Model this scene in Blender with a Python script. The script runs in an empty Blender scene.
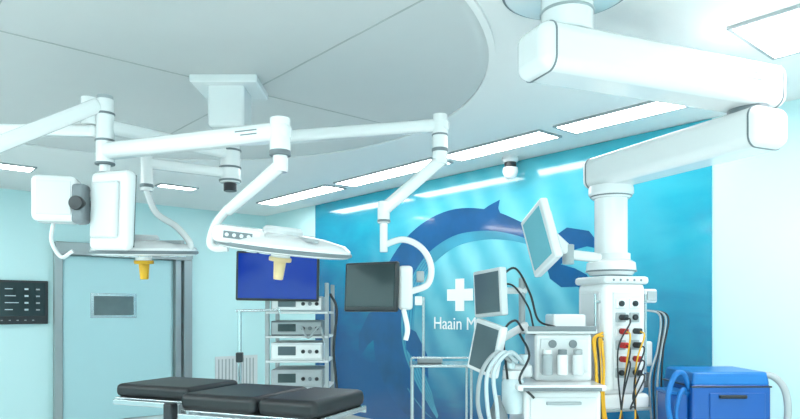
import bpy, bmesh, math
from mathutils import Matrix, Vector, Euler

sc = bpy.context.scene
sc.view_settings.view_transform = 'Standard'
sc.view_settings.look = 'None'
sc.view_settings.exposure = 0.0

# ------------------------------------------------------------------ materials
def mat(name, col, rough=0.5, metal=0.0, emit=None, estr=0.0, coat=0.0, spec=0.5, noise=0.0, nscale=6.0, trans=0.0):
    m = bpy.data.materials.new(name); m.use_nodes = True
    nt = m.node_tree; b = nt.nodes['Principled BSDF']
    b.inputs['Base Color'].default_value = (*col, 1)
    b.inputs['Roughness'].default_value = rough
    b.inputs['Metallic'].default_value = metal
    b.inputs['Coat Weight'].default_value = coat
    b.inputs['Coat Roughness'].default_value = 0.05
    b.inputs['Specular IOR Level'].default_value = spec
    if trans: b.inputs['Transmission Weight'].default_value = trans
    if emit:
        b.inputs['Emission Color'].default_value = (*emit, 1)
        b.inputs['Emission Strength'].default_value = estr
    if noise:
        tc = nt.nodes.new('ShaderNodeTexCoord'); n = nt.nodes.new('ShaderNodeTexNoise')
        n.inputs['Scale'].default_value = nscale; n.inputs['Detail'].default_value = 3
        r = nt.nodes.new('ShaderNodeValToRGB')
        r.color_ramp.elements[0].color = (*[c*(1-noise) for c in col], 1)
        r.color_ramp.elements[1].color = (*[min(1, c*(1+noise)) for c in col], 1)
        nt.links.new(tc.outputs['Object'], n.inputs['Vector'])
        nt.links.new(n.outputs['Fac'], r.inputs['Fac'])
        nt.links.new(r.outputs['Color'], b.inputs['Base Color'])
    return m

M_WALL = mat('wall_aqua', (0.60, 0.86, 0.88), 0.35, noise=0.015, nscale=0.7)
M_CEIL = mat('ceiling_white', (0.86, 0.865, 0.865), 0.6, noise=0.01)
M_DISC = mat('ceiling_grey', (0.62, 0.635, 0.64), 0.5, noise=0.015)
M_SEAM = mat('seam_grey', (0.42, 0.45, 0.45), 0.5)
M_FLOOR = mat('floor_vinyl', (0.80, 0.84, 0.82), 0.3, noise=0.03, nscale=20)
M_WHITE = mat('white_enamel', (0.85, 0.86, 0.87), 0.22, coat=0.4, noise=0.01)
M_WHITE2 = mat('white_plastic', (0.72, 0.745, 0.76), 0.4, noise=0.01)
M_GREY = mat('grey_plastic', (0.18, 0.21, 0.23), 0.45, noise=0.03)
M_LGREY = mat('light_grey', (0.38, 0.42, 0.44), 0.4, noise=0.03)
M_DARK = mat('dark_plastic', (0.016, 0.02, 0.025), 0.35, noise=0.1)
M_BLACK = mat('black_pad', (0.009, 0.011, 0.014), 0.45, noise=0.2, nscale=30)
M_STEEL = mat('steel', (0.52, 0.56, 0.58), 0.22, metal=0.9, noise=0.03)
M_DOORF = mat('steel_frame', (0.38, 0.43, 0.44), 0.35, metal=0.6, noise=0.05, nscale=3)
M_DOOR = mat('door_aqua', (0.46, 0.72, 0.76), 0.3, noise=0.02, nscale=2)
M_WIN = mat('door_glass', (0.12, 0.17, 0.18), 0.15, noise=0.3, nscale=4)
M_YEL = mat('yellow', (0.80, 0.43, 0.015), 0.4, noise=0.05)
M_CREAM = mat('cream', (0.80, 0.60, 0.33), 0.4, noise=0.03)
M_RED = mat('red', (0.50, 0.015, 0.015), 0.4, noise=0.05)
M_BLUE = mat('machine_blue', (0.003, 0.085, 0.36), 0.3, coat=0.3, noise=0.05)
M_LBLUE = mat('hose_blue', (0.008, 0.16, 0.48), 0.35, noise=0.05)
M_SCRB = mat('screen_blue', (0.0, 0.015, 0.20), 0.15, emit=(0.0, 0.03, 0.30), estr=0.6, noise=0.05)
M_SCRK = mat('screen_dark', (0.025, 0.045, 0.05), 0.12, noise=0.2, nscale=3)
M_SCRG = mat('screen_grey', (0.10, 0.14, 0.16), 0.15, noise=0.15, nscale=3)
M_SCRC = mat('screen_cyan', (0.15, 0.42, 0.50), 0.2, emit=(0.1, 0.5, 0.6), estr=0.15, noise=0.08)
M_LAMP = mat('lamp_panel', (1, 1, 1), 0.5, emit=(1.0, 0.985, 0.975), estr=15.0)
M_LENS = mat('lens', (0.65, 0.76, 0.80), 0.15, noise=0.05, nscale=30)
M_PRINTW = mat('print_white', (0.92, 0.94, 0.95), 0.2)
M_TEXT = mat('display_text', (0.45, 0.55, 0.58), 0.4, emit=(0.5, 0.75, 0.85), estr=0.1)
M_HOSEW = mat('hose_clear', (0.55, 0.64, 0.68), 0.25, noise=0.05, nscale=40)

def mural_mat():
    m = bpy.data.materials.new('mural_ocean'); m.use_nodes = True
    nt = m.node_tree; N = nt.nodes; L = nt.links; b = N['Principled BSDF']
    geo = N.new('ShaderNodeNewGeometry'); sep = N.new('ShaderNodeSeparateXYZ')
    L.new(geo.outputs['Position'], sep.inputs[0])
    rz = N.new('ShaderNodeMapRange'); rz.inputs[1].default_value = 0.3; rz.inputs[2].default_value = 2.8
    L.new(sep.outputs['Z'], rz.inputs[0])
    n = N.new('ShaderNodeTexNoise'); n.inputs['Scale'].default_value = 1.6; n.inputs['Detail'].default_value = 7
    n.inputs['Distortion'].default_value = 0.6
    mp = N.new('ShaderNodeMapping'); mp.inputs['Scale'].default_value = (1, 0.8, 2.2)
    L.new(geo.outputs['Position'], mp.inputs[0]); L.new(mp.outputs[0], n.inputs['Vector'])
    ad = N.new('ShaderNodeMath'); ad.operation = 'MULTIPLY_ADD'; ad.inputs[1].default_value = 0.7
    L.new(n.outputs['Fac'], ad.inputs[0]); L.new(rz.outputs[0], ad.inputs[2])
    # deeper blue towards the far end of the print
    ry = N.new('ShaderNodeMapRange'); ry.inputs[1].default_value = 5.0; ry.inputs[2].default_value = 7.3
    ry.inputs[3].default_value = 0.33; ry.inputs[4].default_value = 0.72
    L.new(sep.outputs['Y'], ry.inputs[0])
    sb = N.new('ShaderNodeMath'); sb.operation = 'SUBTRACT'
    L.new(ad.outputs[0], sb.inputs[0]); L.new(ry.outputs[0], sb.inputs[1])
    cr = N.new('ShaderNodeValToRGB'); e = cr.color_ramp.elements
    e[0].position = 0.0; e[0].color = (0.004, 0.08, 0.25, 1)
    e[1].position = 1.0; e[1].color = (0.04, 0.44, 0.56, 1)
    x = e.new(0.35); x.color = (0.003, 0.19, 0.35, 1)
    x = e.new(0.7); x.color = (0.008, 0.34, 0.49, 1)
    L.new(sb.outputs[0], cr.inputs[0])
    sub = N.new('ShaderNodeVectorMath'); sub.operation = 'SUBTRACT'; sub.inputs[1].default_value = (4.82, 4.3, 1.75)
    L.new(geo.outputs['Position'], sub.inputs[0])
    scl = N.new('ShaderNodeVectorMath'); scl.operation = 'MULTIPLY'; scl.inputs[1].default_value = (1, 0.55, 0.7)
    L.new(sub.outputs[0], scl.inputs[0])
    ln = N.new('ShaderNodeVectorMath'); ln.operation = 'LENGTH'; L.new(scl.outputs[0], ln.inputs[0])
    mr = N.new('ShaderNodeMapRange'); mr.inputs[1].default_value = 1.1; mr.inputs[2].default_value = 0.1
    mr.inputs[3].default_value = 0.0; mr.inputs[4].default_value = 1.0
    L.new(ln.outputs['Value'], mr.inputs[0])
    wv = N.new('ShaderNodeTexWave'); wv.bands_direction = 'Y'; wv.inputs['Scale'].default_value = 0.9
    wv.inputs['Distortion'].default_value = 7; wv.inputs['Detail'].default_value = 4
    mp2 = N.new('ShaderNodeMapping'); mp2.inputs['Rotation'].default_value = (math.radians(28), 0, 0)
    L.new(geo.outputs['Position'], mp2.inputs[0]); L.new(mp2.outputs[0], wv.inputs['Vector'])
    m2 = N.new('ShaderNodeMath'); m2.operation = 'MULTIPLY_ADD'; m2.inputs[1].default_value = 0.55; m2.inputs[2].default_value = 0.45
    L.new(wv.outputs['Fac'], m2.inputs[0])
    m3 = N.new('ShaderNodeMath'); m3.operation = 'MULTIPLY'
    L.new(m2.outputs[0], m3.inputs[0]); L.new(mr.outputs[0], m3.inputs[1])
    mx = N.new('ShaderNodeMix'); mx.data_type = 'RGBA'
    L.new(m3.outputs[0], mx.inputs[0]); L.new(cr.outputs[0], mx.inputs[6])
    mx.inputs[7].default_value = (0.24, 0.66, 0.74, 1)
    L.new(mx.outputs[2], b.inputs['Base Color'])
    b.inputs['Roughness'].default_value = 0.12
    b.inputs['Coat Weight'].default_value = 0.5; b.inputs['Coat Roughness'].default_value = 0.03
    return m
M_MURAL = mural_mat()
M_WHALE = mat('mural_whale', (0.005, 0.085, 0.25), 0.12, coat=0.5, noise=0.5, nscale=2.5)
M_WHALE2 = mat('mural_whale_belly', (0.05, 0.30, 0.44), 0.12, coat=0.5, noise=0.35, nscale=3.0)

# ------------------------------------------------------------------ mesh helpers
YAW = math.radians(-40.8)

def finish(me, name, m, M, parent, bev=0, seg=3):
    ob = bpy.data.objects.new(name, me); sc.collection.objects.link(ob)
    me.materials.append(m)
    if parent is not None: ob.parent = parent
    ob.matrix_basis = M
    if bev > 0:
        bm = ob.modifiers.new('bevel', 'BEVEL'); bm.width = bev; bm.segments = seg
        bm.limit_method = 'ANGLE'; bm.angle_limit = math.radians(40); bm.harden_normals = True
        for p in me.polygons: p.use_smooth = True
    return ob

def mesh_from_bm(bm, name, sharp=False):
    bmesh.ops.recalc_face_normals(bm, faces=bm.faces)
    if sharp:
        for ed in bm.edges:
            if len(ed.link_faces) == 2 and ed.calc_face_angle(0) > 0.6: ed.smooth = False
    me = bpy.data.meshes.new(name); bm.to_mesh(me); bm.free(); return me

class Group:
    """One real-world object: an Empty standing at (ax, ay, az) of the equipment plan,
    turned to the equipment axis; parts are given in plan metres."""
    def __init__(s, name, ax, ay, az=0.0, yaw=YAW):
        s.e = bpy.data.objects.new(name, None); sc.collection.objects.link(s.e)
        s.e.empty_display_size = 0.1
        R = Matrix.Rotation(YAW, 4, 'Z')
        s.e.matrix_world = Matrix.Translation(R @ Vector((ax, ay, az))) @ R
        s.base = Matrix.Translation((-ax, -ay, -az)); s.M = Matrix.Identity(4)
    def frame(s, loc=(0, 0, 0), rot=(0, 0, 0)):
        s.M = Matrix.Translation(loc) @ Euler([math.radians(a) for a in rot], 'XYZ').to_matrix().to_4x4()
        return s
    def put(s, me, name, m, M=Matrix.Identity(4), bev=0, seg=3):
        return finish(me, name, m, s.base @ s.M @ M, s.e, bev, seg)
    def box(s, name, c, size, m, bev=0.006, rot=(0, 0, 0), taper=None):
        bm = bmesh.new(); bmesh.ops.create_cube(bm, size=1)
        for v in bm.verts:
            k = 1.0
            if taper and v.co.z > 0: k = taper
            v.co = Vector((v.co.x*size[0]*k, v.co.y*size[1]*k, v.co.z*size[2]))
        M = Matrix.Translation(c) @ Euler([math.radians(a) for a in rot], 'XYZ').to_matrix().to_4x4()
        return s.put(mesh_from_bm(bm, name), name, m, M, min(bev, min(size)*0.45))
    def cyl(s, name, p0, p1, r, m, r2=None, bev=0.004, seg=32):
        p0, p1 = Vector(p0), Vector(p1); d = p1-p0
        bm = bmesh.new()
        bmesh.ops.create_cone(bm, cap_ends=True, segments=seg, radius1=r, radius2=r if r2 is None else r2, depth=d.length)
        M = Matrix.Translation((p0+p1)/2) @ d.to_track_quat('Z', 'Y').to_matrix().to_4x4()
        return s.put(mesh_from_bm(bm, name), name, m, M, min(bev, r*0.3, d.length*0.3), 2)
    def beam(s, name, p0, p1, w, h, m, e0=0.0, e1=0.0, bev=0.03, seg=5, w2=None, h2=None):
        p0, p1 = Vector(p0), Vector(p1); d = (p1-p0).normalized()
        p0 = p0-d*e0; p1 = p1+d*e1; L = (p1-p0).length
        side = Vector((0, 0, 1)).cross(d).normalized(); up = d.cross(side)
        R = Matrix((d, side, up)).transposed().to_4x4()
        bm = bmesh.new(); bmesh.ops.create_cube(bm, size=1)
        for v in bm.verts:
            ww = w if v.co.x < 0 else (w2 or w); hh = h if v.co.x < 0 else (h2 or h)
            v.co = Vector((v.co.x*L, v.co.y*ww, v.co.z*hh))
        return s.put(mesh_from_bm(bm, name), name, m, Matrix.Translation((p0+p1)/2) @ R, bev, seg)
    def band(s, name, p, d, t, w, h, m, rad=.055):
        """thin gasket loop around a rounded box arm: rounded-rectangle ring"""
        d = Vector(d).normalized(); side = Vector((0, 0, 1)).cross(d).normalized(); up = d.cross(side)
        R = Matrix((d, side, up)).transposed().to_4x4()
        def loop(w, h, r):
            out = []
            for cxx, cyy, a0 in ((w/2-r, h/2-r, 0), (-w/2+r, h/2-r, 90), (-w/2+r, -h/2+r, 180), (w/2-r, -h/2+r, 270)):
                for k in range(7):
                    a = math.radians(a0+15*k); out.append((cxx+r*math.cos(a), cyy+r*math.sin(a)))
            return out
        o = loop(w+.006, h+.006, rad+.003); i = loop(w-.012, h-.012, rad-.006); n = len(o)
        bm = bmesh.new(); rg = []
        for x, L_ in ((-t/2, o), (t/2, o), (t/2, i), (-t/2, i)):
            rg.append([bm.verts.new((x, a, b)) for a, b in L_])
        for q in range(4):
            A, B = rg[q], rg[(q+1) % 4]
            for k in range(n): bm.faces.new((A[k], A[(k+1) % n], B[(k+1) % n], B[k]))
        return s.put(mesh_from_bm(bm, name), name, m, Matrix.Translation(p) @ R)
    def tube(s, name, pts, r, m, sub=8, sides=12, r2=None):
        P = [Vector(p) for p in pts]
        path = []
        if len(P) == 2: path = P
        else:
            Q = [P[0]*2-P[1]] + P + [P[-1]*2-P[-2]]
            for i in range(1, len(Q)-2):
                for k in range(sub):
                    t = k/sub; a, b_, c, d = Q[i-1], Q[i], Q[i+1], Q[i+2]
                    path.append(0.5*((2*b_)+(c-a)*t+(2*a-5*b_+4*c-d)*t*t+(3*b_-a-3*c+d)*t**3))
            path.append(P[-1])
        bm = bmesh.new(); rings = []; n = None
        for i, p in enumerate(path):
            tg = (path[min(i+1, len(path)-1)]-path[max(i-1, 0)]).normalized()
            if n is None:
                n = tg.orthogonal().normalized()
            else:
                n = (n-tg*n.dot(tg)).normalized()
            bb = tg.cross(n); rr = r if r2 is None else r+(r2-r)*i/(len(path)-1)
            rings.append([bm.verts.new(p+(n*math.cos(2*math.pi*k/sides)+bb*math.sin(2*math.pi*k/sides))*rr) for k in range(sides)])
        for A, B in zip(rings, rings[1:]):
            for k in range(sides):
                f = bm.faces.new((A[k], A[(k+1) % sides], B[(k+1) % sides], B[k])); f.smooth = True
        bm.faces.new(rings[0][::-1]); bm.faces.new(rings[-1])
        return s.put(mesh_from_bm(bm, name, True), name, m)
    def lathe(s, name, prof, c, m, seg=48, rot=(0, 0, 0), lobes=0, amp=0.0):
        bm = bmesh.new(); rings = []
        for r, z in prof:
            ring = []
            for k in range(seg):
                a = 2*math.pi*k/seg; rr = max(r, 1e-4)*(1+amp*math.cos(lobes*a) if lobes else 1)
                ring.append(bm.verts.new((rr*math.cos(a), rr*math.sin(a), z)))
            rings.append(ring)
        for A, B in zip(rings, rings[1:]):
            for k in range(seg):
                f = bm.faces.new((A[k], A[(k+1) % seg], B[(k+1) % seg], B[k])); f.smooth = True
        bm.faces.new(rings[0][::-1]); bm.faces.new(rings[-1])
        M = Matrix.Translation(c) @ Euler([math.radians(a) for a in rot], 'XYZ').to_matrix().to_4x4()
        return s.put(mesh_from_bm(bm, name, True), name, m, M)
    def monitor(s, pre, c, w, h, rot, bez, scr, t=0.045, b=0.018, chin=0.0):
        s.frame(c, rot)
        s.box(pre+'_housing', (0, 0, 0), (w, t, h), bez, 0.012)
        s.box(pre+'_back', (0, t*0.7, 0), (w*0.7, t*0.9, h*0.7), bez, 0.015)
        s.box(pre+'_screen', (0, -t/2-0.001, chin/2), (w-2*b, 0.006, h-2*b-chin), scr, 0.001)
        s.frame()

def room_box(name, lo, hi, m, bev=0):
    bm = bmesh.new(); bmesh.ops.create_cube(bm, size=1)
    S = [hi[i]-lo[i] for i in range(3)]; C = [(hi[i]+lo[i])/2 for i in range(3)]
    for v in bm.verts: v.co = Vector((v.co.x*S[0], v.co.y*S[1], v.co.z*S[2]))
    return finish(mesh_from_bm(bm, name), name, m, Matrix.Translation(C), None, bev)

def child(ob, parent):
    mw = ob.matrix_basis.copy(); ob.parent = parent
    ob.matrix_basis = Matrix.Translation(-parent.location) @ mw
    return ob
def empty(name, loc):
    e = bpy.data.objects.new(name, None); sc.collection.objects.link(e); e.location = loc
    e.empty_display_size = 0.1
    return e

# ------------------------------------------------------------------ room shell
X0, X1, Y0, Y1, H = -2.6, 4.82, -2.6, 8.66, 2.8
room_box('floor', (X0-.1, Y0-.1, -0.1), (X1+.1, Y1+.1, 0), M_FLOOR)
room_box('ceiling', (X0-.1, Y0-.1, H), (X1+.1, Y1+.1, H+.1), M_CEIL)
room_box('wall_left', (X0-.1, Y0, 0), (X0, Y1, H), M_WALL)
room_box('wall_right', (X1, Y0, 0), (X1+.1, Y1, H), M_WALL)
room_box('wall_back', (X0, Y0-.1, 0), (X1, Y0, H), M_WALL)
room_box('wall_front', (X0, Y1, 0), (X1, Y1+.1, H), M_WALL)
room_box('baseboard_right', (X1-.012, Y0, 0), (X1, Y1, .1), M_SEAM)
room_box('baseboard_front', (3.64, Y1-.012, 0), (X1-.012, Y1, .1), M_SEAM)

# ceiling disc
g = Group('ceiling_disc_panel', -1.66, 3.84, H)
g.lathe('disc', [(2.17, 0), (2.17, -.006), (2.15, -.014), (2.10, -.014), (2.09, -.010), (0, -.010)], (-1.66, 3.84, H), M_DISC, seg=128)
g.lathe('rim', [(2.20, 0.0), (2.20, -.02), (2.165, -.02), (2.165, 0.0)], (-1.66, 3.84, H), M_CEIL, seg=128)
def seam(name, lo, hi): return room_box(name, lo, hi, M_SEAM)
dc = Matrix.Rotation(YAW, 3, 'Z') @ Vector((-1.66, 3.84, 0))
for i, xx in enumerate((0.55, 1.98)):
    hl = math.sqrt(max(0, 2.08**2-(xx-dc.x)**2))
    seam('trim_%d' % (i+1), (xx-.005, dc.y-hl, H-.0125), (xx+.005, dc.y+hl, H-.0095))
for i, yy in enumerate((3.75,)):
    hl = math.sqrt(max(0, 2.08**2-(yy-dc.y)**2))
    seam('trim_%d' % (i+3), (dc.x-hl, yy-.005, H-.0125), (dc.x+hl, yy+.005, H-.0095))

# ceiling light panels
def light(x0, x1, y0, y1):
    e = empty('ceiling_light', ((x0+x1)/2, (y0+y1)/2, H))
    child(room_box('diffuser', (x0, y0, H-.012), (x1, y1, H-.004), M_LAMP), e)
    w = .018
    for nm, a, b in (('frame_1', (x0-w, y0-w), (x0, y1+w)), ('frame_2', (x1, y0-w), (x1+w, y1+w)),
                     ('frame_3', (x0, y0-w), (x1, y0)), ('frame_4', (x0, y1), (x1, y1+w))):
        child(room_box(nm, (a[0], a[1], H-.016), (b[0], b[1], H), M_LGREY), e)
for y0, y1 in ((2.08, 2.96), (3.12, 4.2), (4.34, 5.86), (6.05, 7.6)):
    light(4.12, 4.38, y0, y1)
light(3.34, 3.90, -0.2, 1.36)
light(0.3, 1.45, 7.15, 7.38)
light(2.7, 3.1, 7.15, 7.3)
light(-2.2, -1.6, 0.5, 5.5)  # from here down: unseen panels, added as fill light on the equipment
light(-1.6, 1.2, -2.0, -1.4)
light(2.0, 3.0, -2.2, -1.6)
light(-1.0, 0.2, -0.9, -0.4)

# mural
e = empty('ocean_mural', (X1, 4.7, 1.4))
child(room_box('print_panel', (X1-.012, 2.10, 0.10), (X1, 7.30, H-.005), M_MURAL), e)
def wall_poly(name, pts, m, off):
    bm = bmesh.new(); vs = [bm.verts.new((X1-off, y, z)) for y, z in pts]
    f = bm.faces.new(vs); bmesh.ops.triangulate(bm, faces=[f])
    me = bpy.data.meshes.new(name); bm.normal_update()
    if sum(q.normal.x for q in bm.faces) > 0: bmesh.ops.reverse_faces(bm, faces=bm.faces)
    bm.to_mesh(me); bm.free()
    return child(finish(me, name, m, Matrix.Identity(4), None), e)
def spline(cl):
    P = [Vector((a, b)) for a, b, c in cl]; W = [c for a, b, c in cl]
    path = []; ws = []
    Q = [P[0]*2-P[1]]+P+[P[-1]*2-P[-2]]
    for i in range(1, len(Q)-2):
        for k in range(6):
            t = k/6; a, b_, c, d = Q[i-1], Q[i], Q[i+1], Q[i+2]
            path.append(0.5*((2*b_)+(c-a)*t+(2*a-5*b_+4*c-d)*t*t+(3*b_-a-3*c+d)*t**3)); ws.append(W[i-1]+(W[i]-W[i-1])*t)
    path.append(P[-1]); ws.append(W[-1])
    return path, ws
def body(name, cl, m, off, hi=1.0, lo=-1.0, i0=0.0, i1=1.0):
    path, ws = spline(cl); A, B = [], []
    n0, n1 = int(i0*(len(path)-1)), int(i1*(len(path)-1))
    for i, p in enumerate(path):
        if i < n0 or i > n1: continue
        tg = (path[min(i+1, len(path)-1)]-path[max(i-1, 0)]).normalized(); n = Vector((-tg.y, tg.x))
        A.append(p+n*ws[i]*hi); B.append(p+n*ws[i]*lo)
    bm = bmesh.new()
    va = [bm.verts.new((X1-off, q.x, q.y)) for q in A]; vb = [bm.verts.new((X1-off, q.x, q.y)) for q in B]
    for i in range(len(va)-1): bm.faces.new((va[i], va[i+1], vb[i+1], vb[i]))
    bm.normal_update()
    if sum(q.normal.x for q in bm.faces) > 0: bmesh.ops.reverse_faces(bm, faces=bm.faces)
    me = bpy.data.meshes.new(name); bm.to_mesh(me); bm.free()
    return child(finish(me, name, m, Matrix.Identity(4), None), e)
# one big whale: tail at the right, back arching over, head diving at the lower left
cW = [(3.40, 1.87, .035), (3.63, 2.02, .06), (3.93, 2.15, .10), (4.30, 2.24, .15), (4.75, 2.24, .20), (5.18, 2.08, .25),
      (5.50, 1.78, .31), (5.68, 1.38, .36), (5.66, .95, .37), (5.46, .60, .33), (5.18, .34, .22), (4.98, .22, .07)]
body('whale_body', cW, M_WHALE, .0135)
body('whale_belly', cW, M_WHALE2, .0140, hi=-.40, lo=-1.0, i0=.12)
for k in range(4):
    o = -.50-.13*k
    body('belly_groove_%d' % k, cW, M_WHALE, .0143, hi=o, lo=o-.022, i0=.45, i1=.96)
wall_poly('whale_fluke_up', [(3.55, 1.94), (3.48, 2.05), (3.34, 2.12), (3.12, 2.07), (2.98, 1.90), (3.14, 1.94), (3.26, 1.92), (3.36, 1.82), (3.42, 1.80)], M_WHALE, .0137)
wall_poly('whale_fluke_down', [(3.52, 1.90), (3.40, 1.80), (3.26, 1.76), (3.14, 1.70), (3.06, 1.56), (3.24, 1.60), (3.40, 1.60), (3.52, 1.68), (3.56, 1.80)], M_WHALE, .0138)
wall_poly('whale_back_fin', [(4.36, 2.37), (4.24, 2.42), (4.10, 2.46), (4.12, 2.38), (4.08, 2.30)], M_WHALE, .0138)
wall_poly('whale_flipper_outer', [(5.95, 1.42), (6.14, 1.36), (6.34, 1.10), (6.34, .80), (6.16, .98), (5.96, 1.10)], M_WHALE, .0138)
wall_poly('whale_flipper_inner', [(5.48, 1.22), (5.30, 1.16), (5.12, .92), (5.10, .66), (5.26, .80), (5.46, .96)], M_WHALE, .0145)
body('mouth_line', cW, M_WHALE2, .0144, hi=.12, lo=.08, i0=.84, i1=.98)
child(room_box('cross_bar', (X1-.02, 4.45, 1.495), (X1-.012, 4.81, 1.615), M_PRINTW), e)
child(room_box('cross_post', (X1-.0205, 4.57, 1.39), (X1-.0122, 4.69, 1.72), M_PRINTW), e)
cu = bpy.data.curves.new('lettering', 'FONT'); cu.body = 'Haain M'; cu.size = 0.185; cu.extrude = 0.002
cu.materials.append(M_PRINTW)
t = bpy.data.objects.new('lettering', cu); sc.collection.objects.link(t)
t.matrix_basis = Matrix.Translation((X1-.017, 5.02, 1.20)) @ Matrix(((0, 0, -1, 0), (-1, 0, 0, 0), (0, 1, 0, 0), (0, 0, 0, 1)))
child(t, e)

# ------------------------------------------------------------------ door
e = empty('door_1', (2.75, Y1, 0))
child(room_box('slab', (2.05, Y1-.05, 0.01), (3.38, Y1-.012, 2.06), M_DOOR, .004), e)
child(room_box('jamb_left', (1.95, Y1-.09, 0), (2.04, Y1, 2.2), M_DOORF, .006), e)
child(room_box('jamb_right', (3.42, Y1-.09, 0), (3.50, Y1, 2.08), M_DOORF, .006), e)
child(room_box('jamb_outer', (3.53, Y1-.12, 0), (3.64, Y1, 2.2), M_DOORF, .006), e)
child(room_box('header_rail', (1.95, Y1-.14, 2.09), (3.64, Y1, 2.22), M_DOORF, .01), e)
child(room_box('header_lip', (1.97, Y1-.15, 2.07), (3.62, Y1-.01, 2.10), M_LGREY, .004), e)
child(room_box('window_frame', (2.36, Y1-.058, 1.30), (2.92, Y1-.04, 1.61), M_STEEL, .004), e)
child(room_box('window_glass', (2.40, Y1-.062, 1.335), (2.88, Y1-.045, 1.575), M_WIN, .001), e)

# wall screen left of door
e = empty('wall_display_panel', (1.6, Y1, 1.48))
child(room_box('panel', (1.18, Y1-.05, 1.235), (1.89, Y1, 1.745), M_DARK, .01), e)
child(room_box('glass', (1.21, Y1-.053, 1.33), (1.86, Y1-.048, 1.72), M_SCRK, .001), e)
for i in range(4):
    z = 1.64-i*.08
    child(room_box('label_%d' % i, (1.44, Y1-.056, z), (1.52+.03*((i*7) % 3), Y1-.052, z+.010), M_TEXT), e)
    child(room_box('value_%d' % i, (1.64, Y1-.056, z-.006), (1.68, Y1-.052, z+.014), M_TEXT), e)
    child(room_box('key_%d' % i, (1.76, Y1-.056, z-.006), (1.80, Y1-.052, z+.010), M_LGREY), e)
child(room_box('graph', (1.26, Y1-.056, 1.40), (1.38, Y1-.052, 1.66), M_SCRG), e)
for i in range(5):
    child(room_box('button_%d' % i, (1.40+i*.08, Y1-.054, 1.275), (1.42+i*.08, Y1-.048, 1.285), M_LGREY), e)

# return air grille
e = empty('air_grille', (4.35, Y1, .4))
child(room_box('frame', (4.02, Y1-.02, .12), (4.68, Y1, .74), M_WHITE2, .004), e)
for i in range(11):
    child(room_box('louver_%d' % i, (4.06+i*.054, Y1-.028, .16), (4.075+i*.054, Y1-.018, .70), M_LGREY), e)

# ------------------------------------------------------------------ service pendant (big boom at right)
g = Group('service_pendant', .73, 2.84, H)
g.lathe('ceiling_flange', [(.27, 0), (.27, -.014), (.255, -.022), (0, -.022)], (.73, 2.84, H), M_WHITE, seg=64)
g.lathe('flange_seam', [(.282, 0), (.282, -.01), (.27, -.01), (.27, 0)], (.73, 2.84, H), M_GREY, seg=64)
g.cyl('mount_column', (.73, 2.84, 2.79), (.73, 2.84, 2.60), .112, M_WHITE, bev=.01)
g.cyl('mount_collar', (.73, 2.84, 2.70), (.73, 2.84, 2.688), .118, M_LGREY)
a0, a1 = (.73, 2.84, 2.505), (1.74, 3.25, 2.505)
g.beam('upper_arm', a0, a1, .24, .21, M_WHITE, .20, .15, .055, 6)
d = (Vector(a1)-Vector(a0)).normalized()
g.band('upper_arm_seam_1', Vector(a0)-d*.14, d, .008, .24, .21, M_GREY)
g.band('upper_arm_seam_2', Vector(a1)+d*.095, d, .008, .24, .21, M_GREY)
g.cyl('elbow', (1.74, 3.25, 2.42), (1.74, 3.25, 2.37), .095, M_GREY)
b0, b1 = (1.74, 3.25, 2.285), (1.35, 4.16, 2.285)
g.beam('lower_arm', b0, b1, .24, .20, M_WHITE, .15, .16, .055, 6)
d2 = (Vector(b1)-Vector(b0)).normalized()
g.band('lower_arm_seam_1', Vector(b0)-d2*.095, d2, .008, .24, .20, M_GREY)
g.band('lower_arm_seam_2', Vector(b1)+d2*.10, d2, .008, .24, .20, M_GREY)
n = Vector((d.y, -d.x, 0))
for i, (o, w) in enumerate(((.03, .06), (.0, .10))):
    p = Vector(a1)-d*.05+n*.1205+Vector((0, 0, o)); g.beam('mark_%d' % i, p-d*w, p, .002, .008, M_GREY, bev=0.0005)
cx, cy = 1.35, 4.16
g.lathe('drop_collar', [(.0, 0), (.135, 0), (.14, -.02), (.14, -.05), (.115, -.08), (.0, -.08)], (cx, cy, 2.19), M_WHITE)
g.cyl('collar_ring', (cx, cy, 2.13), (cx, cy, 2.12), .130, M_GREY)
g.cyl('drop_column', (cx, cy, 2.14), (cx, cy, 1.66), .102, M_WHITE)
g.lathe('head_collar', [(.0, .07), (.12, .07), (.15, .05), (.155, .0), (.13, -.03), (0, -.03)], (cx, cy, 1.65), M_WHITE)
g.cyl('head_collar_ring', (cx, cy, 1.652), (cx, cy, 1.642), .158, M_GREY)
g.frame((cx, cy, 0), (0, 0, 18))
g.box('head_cap', (0, 0, 1.585), (.33, .33, .05), M_WHITE2, .02)
for i in range(5): g.cyl('cap_vent_%d' % i, (-.10+i*.05, -.164, 1.585), (-.10+i*.05, -.168, 1.585), .008, M_GREY)
g.box('service_head', (0, 0, 1.225), (.31, .31, .70), M_WHITE, .045)
g.box('head_foot', (0, 0, .83), (.35, .33, .10), M_WHITE, .03)
g.box('head_foot_rim', (0, 0, .785), (.36, .34, .02), M_LGREY, .01)
g.box('front_panel', (0, -.156, 1.21), (.20, .012, .60), M_WHITE2, .005)
g.box('side_panel', (-.156, 0, 1.21), (.012, .20, .60), M_WHITE2, .005)
for r in range(6):
    for c in range(2):
        z = 1.44-r*.085; x = -.05+c*.10
        g.box('socket_%d_%d' % (r, c), (x, -.165, z), (.07, .012, .06), M_LGREY if r % 2 else M_WHITE, .004)
        g.cyl('outlet_%d_%d' % (r, c), (x, -.165, z), (x, -.185, z), .018, M_DARK)
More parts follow.
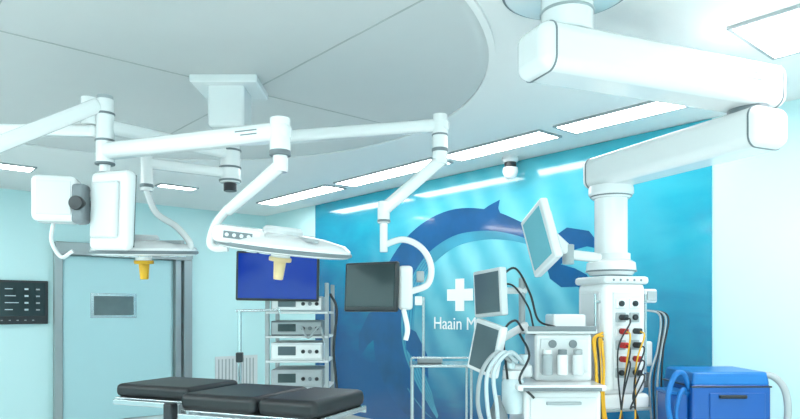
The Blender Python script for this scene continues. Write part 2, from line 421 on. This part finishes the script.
for i, (x, z, mm) in enumerate(((-.05, 1.27, M_RED), (-.05, 1.185, M_RED), (-.05, 1.10, M_RED), (.05, 1.27, M_DARK), (.05, 1.185, M_DARK), (.05, 1.10, M_RED), (-.05, 1.355, M_DARK), (.05, 1.015, M_DARK))):
    g.box('plug_%d' % i, (x, -.20, z), (.036, .05, .036), mm, .008)
    g.tube('plug_cable_%d' % i, [(x, -.22, z), (x-.01, -.27, z-.03), (x-.03-.01*i, -.26, z-.2), (x-.05, -.24, .80), (x-.08+.02*i, -.20, .55)], .005, M_DARK if i not in (0, 3) else M_YEL)
for k in (-1, 1):
    g.cyl('rail_%d' % k, (k*.185, -.10, .95), (k*.185, -.10, 1.5), .008, M_STEEL)
    for z in (1.0, 1.45): g.box('rail_bracket_%d_%d' % (k, z*100), (k*.17, -.10, z), (.04, .02, .02), M_STEEL)
g.box('side_box', (.23, -.02, 1.49), (.10, .16, .09), M_WHITE, .015)
g.box('side_box_panel', (.23, -.105, 1.49), (.07, .01, .06), M_LGREY, .003)
g.box('side_device', (.22, -.02, 1.12), (.08, .12, .16), M_WHITE2, .015)
g.box('side_device_2', (.22, -.02, .95), (.07, .10, .10), M_GREY, .015)
for i in range(4):
    g.tube('side_hose_%d' % i, [(.20, -.08, 1.40), (.28+.02*i, -.12, 1.36), (.26+.015*i, -.12, 1.15), (.20+.03*i, -.12, .95), (.24+.02*i, -.1, .6)], .006, M_DARK if i % 2 else M_LGREY)
g.frame()
for i in range(5):
    x = 1.175+.012*i
    g.tube('yellow_cable_%d' % i, [(1.24, 3.98, 1.26-.02*i), (x-.01, 3.92, 1.22), (x-.01*(i % 2), 3.90, 1.08), (x, 3.9, .85), (x+.01*i, 3.92, .6)], .008, M_YEL if i != 2 else M_DARK)
g.cyl('arm_ring', (cx, cy, 1.76), (cx, cy, 1.69), .118, M_WHITE2)
g.beam('screen_arm_1', (cx, cy, 1.725), (1.03, 3.98, 1.74), .06, .06, M_WHITE, 0, .03, .02)
g.beam('screen_arm_2', (1.03, 3.98, 1.76), (.90, 3.92, 1.86), .05, .07, M_WHITE, .02, .02, .02)
g.cyl('screen_pivot', (1.03, 3.98, 1.68), (1.03, 3.98, 1.80), .035, M_LGREY)
g.monitor('side_screen', (.845, 3.90, 1.83), .32, .38, (6, -20, -78), M_WHITE, M_SCRC, t=.05, b=.035)

# ------------------------------------------------------------------ anaesthesia machine
g = Group('anaesthesia_machine', .92, 3.95)
g.box('base', (.92, 3.95, .14), (.50, .60, .10), M_WHITE2, .02)
for i, (x, y) in enumerate(((.72, 3.72), (1.12, 3.72), (.72, 4.18), (1.12, 4.18))):
    g.cyl('caster_%d' % i, (x-.02, y, .05), (x+.02, y, .05), .05, M_DARK)
    g.cyl('caster_stem_%d' % i, (x, y, .05), (x, y, .12), .015, M_STEEL)
g.box('cabinet', (.93, 3.97, .56), (.44, .52, .76), M_WHITE, .02)
for i in range(4):
    g.box('drawer_%d' % i, (.93, 3.705, .30+i*.175), (.38, .02, .155), M_WHITE2, .008)
    g.box('drawer_pull_%d' % i, (.93, 3.69, .345+i*.175), (.20, .02, .018), M_LGREY, .005)
g.box('worktop', (.91, 3.93, .96), (.50, .58, .035), M_WHITE, .012)
g.box('worktop_edge', (.91, 3.635, .955), (.44, .012, .02), M_GREY, .004)
g.box('upper_body', (.97, 4.02, 1.12), (.34, .34, .29), M_WHITE, .025)
g.box('upper_panel', (.97, 3.845, 1.13), (.28, .012, .20), M_WHITE2, .005)
g.box('top_shelf', (.95, 4.0, 1.275), (.42, .38, .03), M_WHITE2, .01)
g.box('top_lip', (.95, 3.81, 1.29), (.40, .012, .03), M_GREY, .004)
for i in range(3):
    x = .86+i*.09
    g.cyl('vaporizer_%d' % i, (x, 3.80, 1.02), (x, 3.80, 1.14), .032, (M_LGREY, M_WHITE, M_WHITE2)[i])
    g.cyl('vaporizer_knob_%d' % i, (x, 3.80, 1.14), (x, 3.80, 1.17), .026, (M_WHITE, M_GREY, M_LGREY)[i])
for i in range(2):
    g.cyl('gauge_%d' % i, (.90+i*.12, 3.84, 1.20), (.90+i*.12, 3.828, 1.20), .024, M_GREY)
g.box('top_box', (1.02, 4.02, 1.33), (.20, .22, .09), M_WHITE, .015)
g.box('absorber_arm', (.70, 3.86, 1.04), (.16, .10, .08), M_WHITE2, .02)
g.lathe('absorber_canister', [(0, 0), (.06, 0), (.065, .02), (.065, .18), (.055, .20), (0, .20)], (.66, 3.80, .80), M_LENS)
g.cyl('absorber_lid', (.66, 3.80, 1.0), (.66, 3.80, 1.05), .06, M_WHITE)
g.cyl('valve_dome_1', (.64, 3.78, 1.06), (.64, 3.78, 1.12), .03, M_LENS)
g.cyl('valve_dome_2', (.73, 3.82, 1.08), (.73, 3.82, 1.14), .03, M_LENS)
for i in range(3):
    o = i*.035
    g.tube('breathing_hose_%d' % i, [(.64+o, 3.76, 1.10), (.55+o, 3.68, 1.16), (.46+o, 3.66, 1.05), (.44+o*1.5, 3.66, .86), (.50+o, 3.68, .72), (.60+o, 3.74, .80-o)], .012, M_HOSEW if i else M_LGREY)
g.lathe('breathing_bag', [(0, 0), (.03, .01), (.06, .07), (.055, .14), (.02, .22), (.015, .25)], (.56, 3.72, .66), M_GREY)
g.tube('cable_1', [(.72, 3.8, 1.28), (.66, 3.74, 1.34), (.60, 3.76, 1.26), (.62, 3.75, 1.0)], .007, M_DARK)
g.tube('cable_2', [(.70, 3.8, 1.26), (.74, 3.72, 1.14), (.68, 3.70, 1.0), (.76, 3.68, .9)], .007, M_DARK)
g.cyl('screen_mast', (.76, 4.05, 1.25), (.76, 4.05, 1.60), .02, M_LGREY)
g.beam('screen_mast_arm', (.76, 4.05, 1.52), (.60, 4.04, 1.52), .04, .04, M_WHITE2, .03, .02, .012)
g.beam('screen_mast_arm_2', (.76, 4.0, 1.30), (.60, 3.90, 1.22), .04, .04, M_WHITE2, .03, .02, .012)
g.monitor('vital_signs_screen', (.555, 4.0, 1.505), .28, .29, (0, -4, -60), M_WHITE2, M_SCRG, t=.05, b=.022)
g.monitor('ventilator_screen', (.515, 3.85, 1.175), .25, .31, (-4, 12, -58), M_WHITE, M_SCRG, t=.05, b=.025)
g.tube('screen_cable', [(.62, 4.08, 1.60), (.72, 4.06, 1.66), (.80, 4.0, 1.50), (.84, 3.95, 1.34), (.92, 3.86, 1.30)], .007, M_DARK)
g.tube('screen_cable_2', [(.62, 4.08, 1.56), (.70, 4.02, 1.55), (.78, 3.96, 1.42), (.80, 3.9, 1.30)], .006, M_DARK)

# ------------------------------------------------------------------ instrument stand (steel table behind)
g = Group('instrument_table', .30, 4.8)
g.box('top', (.30, 4.8, 1.0), (.46, .36, .018), M_STEEL, .006)
g.box('lower_shelf', (.30, 4.8, .45), (.44, .34, .014), M_STEEL, .005)
for i, (x, y) in enumerate(((.09, 4.64), (.51, 4.64), (.09, 4.96), (.51, 4.96))):
    g.cyl('leg_%d' % i, (x, y, .04), (x, y, 1.0), .011, M_STEEL)
    g.cyl('wheel_%d' % i, (x-.012, y, .035), (x+.012, y, .035), .035, M_DARK)
g.tube('guard_rail', [(.08, 4.62, 1.06), (.52, 4.62, 1.06)], .007, M_STEEL)
for x in (.08, .52): g.tube('rail_post', [(x, 4.62, 1.0), (x, 4.62, 1.06)], .006, M_STEEL)
g.cyl('tall_pole', (.18, 4.96, .04), (.18, 4.96, 1.5), .012, M_STEEL)
g.box('tray', (.22, 4.8, 1.03), (.18, .14, .04), M_LGREY, .01)

# ------------------------------------------------------------------ blue suction / warming unit
g = Group('suction_unit', 1.92, 3.95)
g.box('chassis', (1.92, 3.97, .20), (.50, .44, .14), M_DARK, .03)
for i, (x, y) in enumerate(((1.74, 3.80), (2.10, 3.80), (1.74, 4.14), (2.10, 4.14))):
    g.cyl('wheel_%d' % i, (x-.018, y, .06), (x+.018, y, .06), .06, M_DARK)
    g.cyl('wheel_stem_%d' % i, (x, y, .06), (x, y, .16), .018, M_STEEL)
g.box('body', (1.92, 3.97, .61), (.46, .42, .72), M_BLUE, .02)
g.box('lid', (1.92, 3.97, 1.0), (.45, .41, .08), M_LBLUE, .015, taper=.96)
g.box('lid_seam', (1.92, 3.97, .955), (.465, .425, .010), M_DARK, .003)
g.box('front_door', (1.95, 3.757, .72), (.32, .012, .40), M_BLUE, .006)
g.box('control_panel', (1.95, 3.75, .62), (.26, .012, .10), M_DARK, .006)
g.cyl('dial', (2.02, 3.748, .62), (2.02, 3.73, .62), .03, M_LGREY)
g.box('grip', (1.92, 3.745, .90), (.16, .02, .02), M_DARK, .006)
g.tube('corrugated_hose', [(2.08, 3.85, .98), (2.15, 3.78, 1.02), (2.21, 3.74, .95), (2.22, 3.72, .80), (2.18, 3.72, .6), (2.12, 3.74, .4)], .02, M_LGREY)
g.tube('blue_hose', [(1.70, 3.82, .93), (1.64, 3.76, 1.03), (1.58, 3.74, 1.02), (1.54, 3.74, .88), (1.58, 3.74, .68), (1.68, 3.76, .5)], .016, M_LBLUE)
g.tube('blue_hose_2', [(1.70, 3.84, .86), (1.65, 3.78, .94), (1.61, 3.76, .88), (1.60, 3.76, .76), (1.68, 3.78, .55)], .012, M_LBLUE)
g.box('side_bin', (1.635, 3.90, .74), (.11, .20, .34), M_BLUE, .015)
g.box('side_bin_rim', (1.635, 3.90, .915), (.12, .21, .02), M_LBLUE, .005)

# ------------------------------------------------------------------ surgical lamp cluster
hx, hy = -1.045, 4.0
g = Group('surgical_light', hx, hy, H)
g.box('ceiling_plate', (hx, hy, 2.77), (.40, .34, .05), M_WHITE, .01)
g.box('column_shroud', (hx, hy, 2.63), (.22, .22, .26), M_WHITE, .02)
g.cyl('hub', (hx, hy, 2.50), (hx, hy, 2.18), .062, M_WHITE)
for i, z in enumerate((2.49, 2.385, 2.28, 2.20)):
    g.cyl('hub_ring_%d' % i, (hx, hy, z), (hx, hy, z-.012), .068, M_GREY)
g.cyl('hub_knob', (hx, hy, 2.18), (hx, hy, 2.13), .04, M_DARK)
px, py = -1.543, 3.40
g.beam('arm_to_post', (hx, hy, 2.36), (px, py, 2.36), .075, .075, M_WHITE, .03, .03, .025)
g.cyl('post', (px, py, 2.16), (px, py, 2.50), .046, M_WHITE)
g.cyl('post_cap', (px, py, 2.50), (px, py, 2.52), .04, M_LGREY)
for i, z in enumerate((2.43, 2.29, 2.17)):
    g.cyl('post_ring_%d' % i, (px, py, z), (px, py, z-.012), .050, M_GREY)
ex, ey = -.557, 3.02
g.beam('extension_arm', (px, py, 2.228), (ex, ey, 2.228), .085, .085, M_WHITE, .04, .05, .03)
dd = (Vector((ex, ey, 0))-Vector((px, py, 0))).normalized()
for i in range(2):
    p = Vector((ex, ey, 2.238-.018*i))-dd*.10+Vector((dd.y, -dd.x, 0))*.0428
    g.beam('arm_mark_%d' % i, p-dd*(.12-.03*i), p, .002, .006, M_GREY, bev=.0004)
g.cyl('elbow_block', (ex, ey, 2.29), (ex, ey, 2.12), .048, M_WHITE)
g.cyl('elbow_ring_dark', (ex, ey, 2.14), (ex, ey, 2.115), .050, M_GREY)
g.cyl('elbow_lower', (ex, ey, 2.12), (ex, ey, 2.04), .034, M_WHITE)
g.beam('spring_arm', (ex, ey, 2.07), (-.80, 3.02, 1.86), .06, .065, M_WHITE, .03, .02, .025, w2=.05, h2=.05)
g.tube('yoke', [(-.80, 3.02, 1.87), (-.855, 3.02, 1.80), (-.88, 3.02, 1.72), (-.86, 3.02, 1.69), (-.80, 3.02, 1.69)], .020, M_WHITE)
def lamp_head(pre, c, R, rot, handle):
    g.frame(c, rot)
    prof = [(0, .055), (R*.35, .055), (R*.62, .048), (R*.9, .03), (R*.985, .010), (R, -.008), (R*.97, -.024), (R*.9, -.030), (0, -.030)]
    g.lathe(pre+'_shell', prof, (0, 0, 0), M_WHITE, seg=96, lobes=3, amp=.05)
    g.lathe(pre+'_rim', [(R*1.0, -.002), (R*1.012, -.006), (R*1.012, -.016), (R*.99, -.02)], (0, 0, 0), M_GREY, seg=96, lobes=3, amp=.05)
    g.lathe(pre+'_hub', [(0, .085), (R*.26, .085), (R*.30, .07), (R*.30, .04), (0, .04)], (0, 0, 0), M_WHITE2)
    for k in range(3):
        a = 2*math.pi*k/3
        for j in range(6):
            b = 2*math.pi*j/6
            x = math.cos(a)*R*.6+math.cos(b)*R*.18; y = math.sin(a)*R*.6+math.sin(b)*R*.18
            g.cyl('%s_lens_%d_%d' % (pre, k, j), (x, y, -.029), (x, y, -.036), R*.075, M_LENS, bev=.001, seg=16)
        g.box('%s_rib_%d' % (pre, k), (math.cos(a+math.pi/3)*R*.6, math.sin(a+math.pi/3)*R*.6, .045), (R*.7, .03, .02), M_LGREY, .006, rot=(0, 0, math.degrees(a+math.pi/3)))
    g.cyl(pre+'_handle_neck', (0, 0, -.03), (0, 0, -.06), .045, M_WHITE)
    g.cyl(pre+'_handle', (0, 0, -.06), (0, 0, -.16), .030, handle, r2=.022)
    g.cyl(pre+'_handle_collar', (0, 0, -.055), (0, 0, -.075), .052, handle)
    g.frame()
lamp_head('main_head', (-.55, 3.02, 1.70), .31, (8, 6, 10), M_CREAM)
g.frame((-.55, 3.02, 1.70), (8, 6, 10))
g.box('head_control_pod', (-.18, -.18, .030), (.22, .16, .075), M_WHITE, .028)
g.box('pod_display', (-.18, -.261, .030), (.12, .004, .03), M_GREY, .002)
for i in range(4): g.cyl('pod_button_%d' % i, (-.225+i*.03, -.262, .030), (-.225+i*.03, -.266, .030), .008, M_WHITE2)
g.frame()
g.beam('satellite_arm', (hx, hy, 2.24), (-1.45, 3.72, 2.24), .06, .06, M_WHITE, .03, .03, .02)
g.cyl('satellite_elbow', (-1.45, 3.72, 2.28), (-1.45, 3.72, 2.08), .034, M_WHITE)
g.cyl('satellite_elbow_ring', (-1.45, 3.72, 2.12), (-1.45, 3.72, 2.10), .038, M_GREY)
g.tube('satellite_yoke', [(-1.45, 3.72, 2.08), (-1.38, 3.68, 1.95), (-1.24, 3.62, 1.86), (-1.16, 3.6, 1.76), (-1.20, 3.6, 1.72)], .018, M_WHITE)
lamp_head('satellite_head', (-1.42, 3.60, 1.73), .28, (4, -3, 40), M_YEL)

# ------------------------------------------------------------------ ceiling-hung camera box / monitor (far left), on its own spring arm
g = Group('ceiling_display', px, py, 2.16)
g.beam('spring_arm', (px-.05, py-.05, 2.44), (-1.95, 3.05, 2.15), .07, .075, M_WHITE, .05, .05, .025)
g.cyl('shoulder', (px-.07, py-.03, 2.36), (px-.07, py-.03, 2.50), .04, M_WHITE)
g.beam('link_arm', (px-.06, py-.02, 2.33), (-2.25, 3.6, 2.40), .06, .06, M_WHITE, .03, .03, .02)
g.cyl('drop_tube', (px, py, 2.18), (px, py, 2.02), .028, M_WHITE)
g.cyl('drop_ring', (px, py, 2.12), (px, py, 2.10), .033, M_GREY)
g.frame((-1.45, 3.28, 1.90), (0, 3, -30))
g.box('panel_body', (0, 0, 0), (.29, .07, .40), M_WHITE, .03)
g.box('panel_back', (0, -.045, 0), (.20, .03, .28), M_WHITE2, .02)
g.box('panel_screen', (0, .037, 0), (.25, .004, .36), M_SCRK, .001)
g.frame()
g.frame((-1.73, 3.28, 1.955), (0, 0, 15))
g.box('counter_box', (0, 0, 0), (.21, .16, .23), M_WHITE, .03)
g.box('counter_box_face', (0, -.08, 0), (.16, .01, .17), M_WHITE2, .006)
g.frame()
g.box('knuckle', (-1.60, 3.26, 1.93), (.07, .08, .20), M_GREY, .02)
g.cyl('knuckle_pin', (-1.60, 3.20, 1.93), (-1.60, 3.32, 1.93), .035, M_DARK)
g.tube('knuckle_link', [(-1.543, 3.40, 2.04), (-1.56, 3.34, 2.0), (-1.60, 3.26, 1.97)], .022, M_WHITE)
g.tube('hanging_hook', [(-1.76, 3.30, 1.84), (-1.77, 3.30, 1.75), (-1.72, 3.3, 1.67), (-1.66, 3.3, 1.70)], .010, M_WHITE2)

# ------------------------------------------------------------------ black monitor on long arm
g = Group('surgical_monitor', hx, hy, 2.44)
jx, jy = .225, 3.66
g.beam('long_arm', (hx+.07, hy-.02, 2.44), (jx, jy, 2.44), .07, .07, M_WHITE, .03, .05, .025)
g.cyl('joint', (jx, jy, 2.50), (jx, jy, 2.22), .042, M_WHITE)
g.cyl('joint_ring', (jx, jy, 2.31), (jx, jy, 2.29), .046, M_GREY)
g.cyl('joint_ring_2', (jx, jy, 2.39), (jx, jy, 2.38), .046, M_GREY)
g.beam('spring_arm', (jx, jy, 2.24), (-.085, 3.60, 1.96), .065, .07, M_WHITE, .03, .03, .025)
g.cyl('spring_arm_end', (-.09, 3.60, 2.0), (-.09, 3.60, 1.88), .034, M_WHITE)
g.cyl('end_ring', (-.09, 3.60, 1.90), (-.09, 3.60, 1.885), .037, M_GREY)
g.cyl('drop_tube', (-.09, 3.60, 1.88), (-.09, 3.60, 1.72), .022, M_WHITE)
g.tube('bow', [(-.09, 3.60, 1.76), (.02, 3.60, 1.79), (.12, 3.58, 1.74), (.17, 3.56, 1.64), (.15, 3.54, 1.54), (.06, 3.54, 1.50)], .018, M_WHITE)
g.box('bracket', (.03, 3.56, 1.52), (.08, .10, .24), M_WHITE, .02)
g.box('bracket_plate', (.00, 3.57, 1.52), (.10, .03, .16), M_GREY, .01)
g.cyl('bracket_knob', (.09, 3.52, 1.58), (.13, 3.52, 1.58), .03, M_LGREY)
g.cyl('bracket_knob_2', (.08, 3.52, 1.45), (.12, 3.52, 1.45), .025, M_WHITE)
g.tube('handle', [(.02, 3.50, 1.40), (.04, 3.46, 1.30), (.03, 3.46, 1.24)], .014, M_WHITE)
g.monitor('screen', (-.155, 3.54, 1.525), .33, .27, (-4, 0, -28), M_DARK, M_SCRK, t=.035, b=.014, chin=.012)

# ------------------------------------------------------------------ endoscopy tower with blue-screen monitor
g = Group('endoscopy_tower', -.72, 5.0)
s0 = -.98; s1 = -.54
g.box('base', (-.76, 5.0, .14), (.52, .52, .08), M_LGREY, .02)
for i, (x, y) in enumerate(((-.97, 4.8), (-.55, 4.8), (-.97, 5.2), (-.55, 5.2))):
    g.cyl('caster_%d' % i, (x-.02, y, .05), (x+.02, y, .05), .05, M_DARK)
    g.cyl('caster_stem_%d' % i, (x, y, .05), (x, y, .11), .014, M_STEEL)
for i, (x, y) in enumerate(((s0, 5.2), (s1, 5.2), (s0, 4.80), (s1, 4.80))):
    g.box('upright_%d' % i, (x, y, .87), (.03, .03, 1.46), M_LGREY, .006)
zs = (.22, .42, .62, .82, 1.02, 1.20, 1.38)
for i, z in enumerate(zs):
    g.box('shelf_%d' % i, (-.76, 5.0, z), (.46, .44, .016), M_WHITE2, .004)
    hh = .13 if i < 5 else .11
    body_m = (M_WHITE2, M_LGREY, M_WHITE, M_LGREY, M_WHITE2, M_GREY, M_LGREY)[i]
    g.box('device_%d' % i, (-.76, 4.98, z+.01+hh/2), (.38, .40, hh), body_m, .008)
    g.box('device_face_%d' % i, (-.76, 4.775, z+.01+hh/2), (.36, .012, hh*.8), (M_WHITE, M_LGREY)[i % 2], .004)
    g.box('device_display_%d' % i, (-.83, 4.766, z+.015+hh/2), (.13, .008, hh*.5), M_SCRK if i % 2 else M_SCRG, .002)
    for k in range(3):
        g.cyl('device_knob_%d_%d' % (i, k), (-.71+k*.05, 4.77, z+.01+hh/2), (-.71+k*.05, 4.752, z+.01+hh/2), .014, M_DARK if k != 1 else M_GREY)
g.cyl('monitor_mast', (-.80, 5.12, 1.5), (-.80, 5.12, 1.70), .03, M_LGREY)
g.beam('monitor_link', (-.80, 5.12, 1.66), (-.90, 4.82, 1.66), .05, .05, M_LGREY, .02, .02, .012)
g.tube('side_cables', [(s1+.02, 4.85, 1.52), (s1+.07, 4.82, 1.40), (s1+.05, 4.8, 1.1), (s1+.07, 4.82, .8), (s1+.03, 4.85, .5)], .010, M_DARK)
g.tube('camera_cable', [(-.72, 4.75, 1.28), (-.66, 4.68, 1.20), (-.58, 4.68, 1.28), (-.55, 4.74, 1.16)], .008, M_LGREY)
g.monitor('display', (-.89, 4.74, 1.645), .60, .36, (0, 1, 3), M_DARK, M_SCRB, t=.045, b=.018)

# ------------------------------------------------------------------ operating table
g = Group('operating_table', -.85, 3.2)
g.frame((-.85, 3.2, 0), (0, 0, -23))
g.box('leg_pad', (-.32, .02, 1.0), (.46, .40, .065), M_BLACK, .025)
g.box('leg_plate', (-.32, .02, .958), (.44, .42, .02), M_STEEL, .005)
g.box('seat_pad', (.12, 0, .975), (.42, .48, .08), M_BLACK, .03)
g.box('back_pad', (.49, 0, .975), (.30, .48, .08), M_BLACK, .03)
g.box('frame_plate', (.28, 0, .925), (.74, .46, .025), M_STEEL, .006)
for k in (-1, 1):
    g.box('side_rail_%d' % k, (.28, k*.265, .91), (.70, .012, .03), M_STEEL, .004)
    for j, x in enumerate((-.02, .28, .56)): g.box('rail_spacer_%d_%d' % (k, j), (x, k*.248, .91), (.02, .03, .02), M_STEEL, .003)
    g.box('leg_rail_%d' % k, (-.32, k*.225, .95), (.38, .012, .025), M_STEEL, .004)
g.box('rail_clamp', (-.12, -.26, .93), (.05, .05, .08), M_DARK, .01)
g.box('joint_block', (-.10, 0, .93), (.08, .38, .06), M_GREY, .01)
g.box('column_top', (.12, 0, .86), (.32, .30, .12), M_STEEL, .02)
g.box('column', (.12, 0, .50), (.24, .24, .66), M_STEEL, .03)
g.box('bellows', (.12, 0, .72), (.27, .27, .12), M_DARK, .02)
g.box('foot', (.10, 0, .11), (.95, .46, .14), M_STEEL, .04)
for i, (x, y) in enumerate(((-.28, -.17), (.48, -.17), (-.28, .17), (.48, .17))):
    g.cyl('foot_wheel_%d' % i, (x, y-.02, .045), (x, y+.02, .045), .045, M_DARK)

g = Group('drip_stand', -.95, 3.85)
g.cyl('pole', (-.95, 3.85, .08), (-.95, 3.85, 1.40), .011, M_STEEL)
g.tube('top_bar', [(-.97, 3.85, 1.395), (-.74, 3.85, 1.40)], .008, M_STEEL)
g.tube('hook_1', [(-.74, 3.85, 1.40), (-.72, 3.85, 1.41), (-.71, 3.85, 1.38)], .006, M_STEEL)
g.box('clamp', (-.95, 3.85, 1.12), (.04, .04, .06), M_DARK, .008)
for k in range(5):
    a = 2*math.pi*k/5
    q = (-.95+math.cos(a)*.24, 3.85+math.sin(a)*.24, .06)
    g.tube('foot_%d' % k, [(-.95, 3.85, .09), q], .012, M_STEEL)
    g.cyl('caster_%d' % k, (q[0]-.01, q[1], .03), (q[0]+.01, q[1], .03), .03, M_DARK)

g = Group('security_camera', 1.01, 5.95, H)
g.lathe('mount', [(0, 0), (.075, 0), (.075, -.03), (.06, -.05), (0, -.05)], (1.01, 5.95, H), M_WHITE)
g.cyl('body', (1.01, 5.95, 2.75), (1.01, 5.95, 2.69), .055, M_DARK)
g.lathe('dome', [(0, .02), (.068, .02), (.07, -.02), (.055, -.06), (.03, -.08), (0, -.085)], (1.01, 5.95, 2.68), M_WHITE)

# ------------------------------------------------------------------ camera & world
w = bpy.data.worlds.new('world'); sc.world = w; w.use_nodes = True
w.node_tree.nodes['Background'].inputs[0].default_value = (0.8, 0.9, 1, 1)
w.node_tree.nodes['Background'].inputs[1].default_value = 0.3
cam = bpy.data.cameras.new('camera'); co = bpy.data.objects.new('camera', cam); sc.collection.objects.link(co)
cam.sensor_width = 36; cam.lens = 650/800*36
cam.shift_y = (310-209.5)/800
co.location = (0, 0, 1.4); co.rotation_euler = (math.radians(90), 0, YAW)
cam.clip_start = 0.05
sc.camera = co
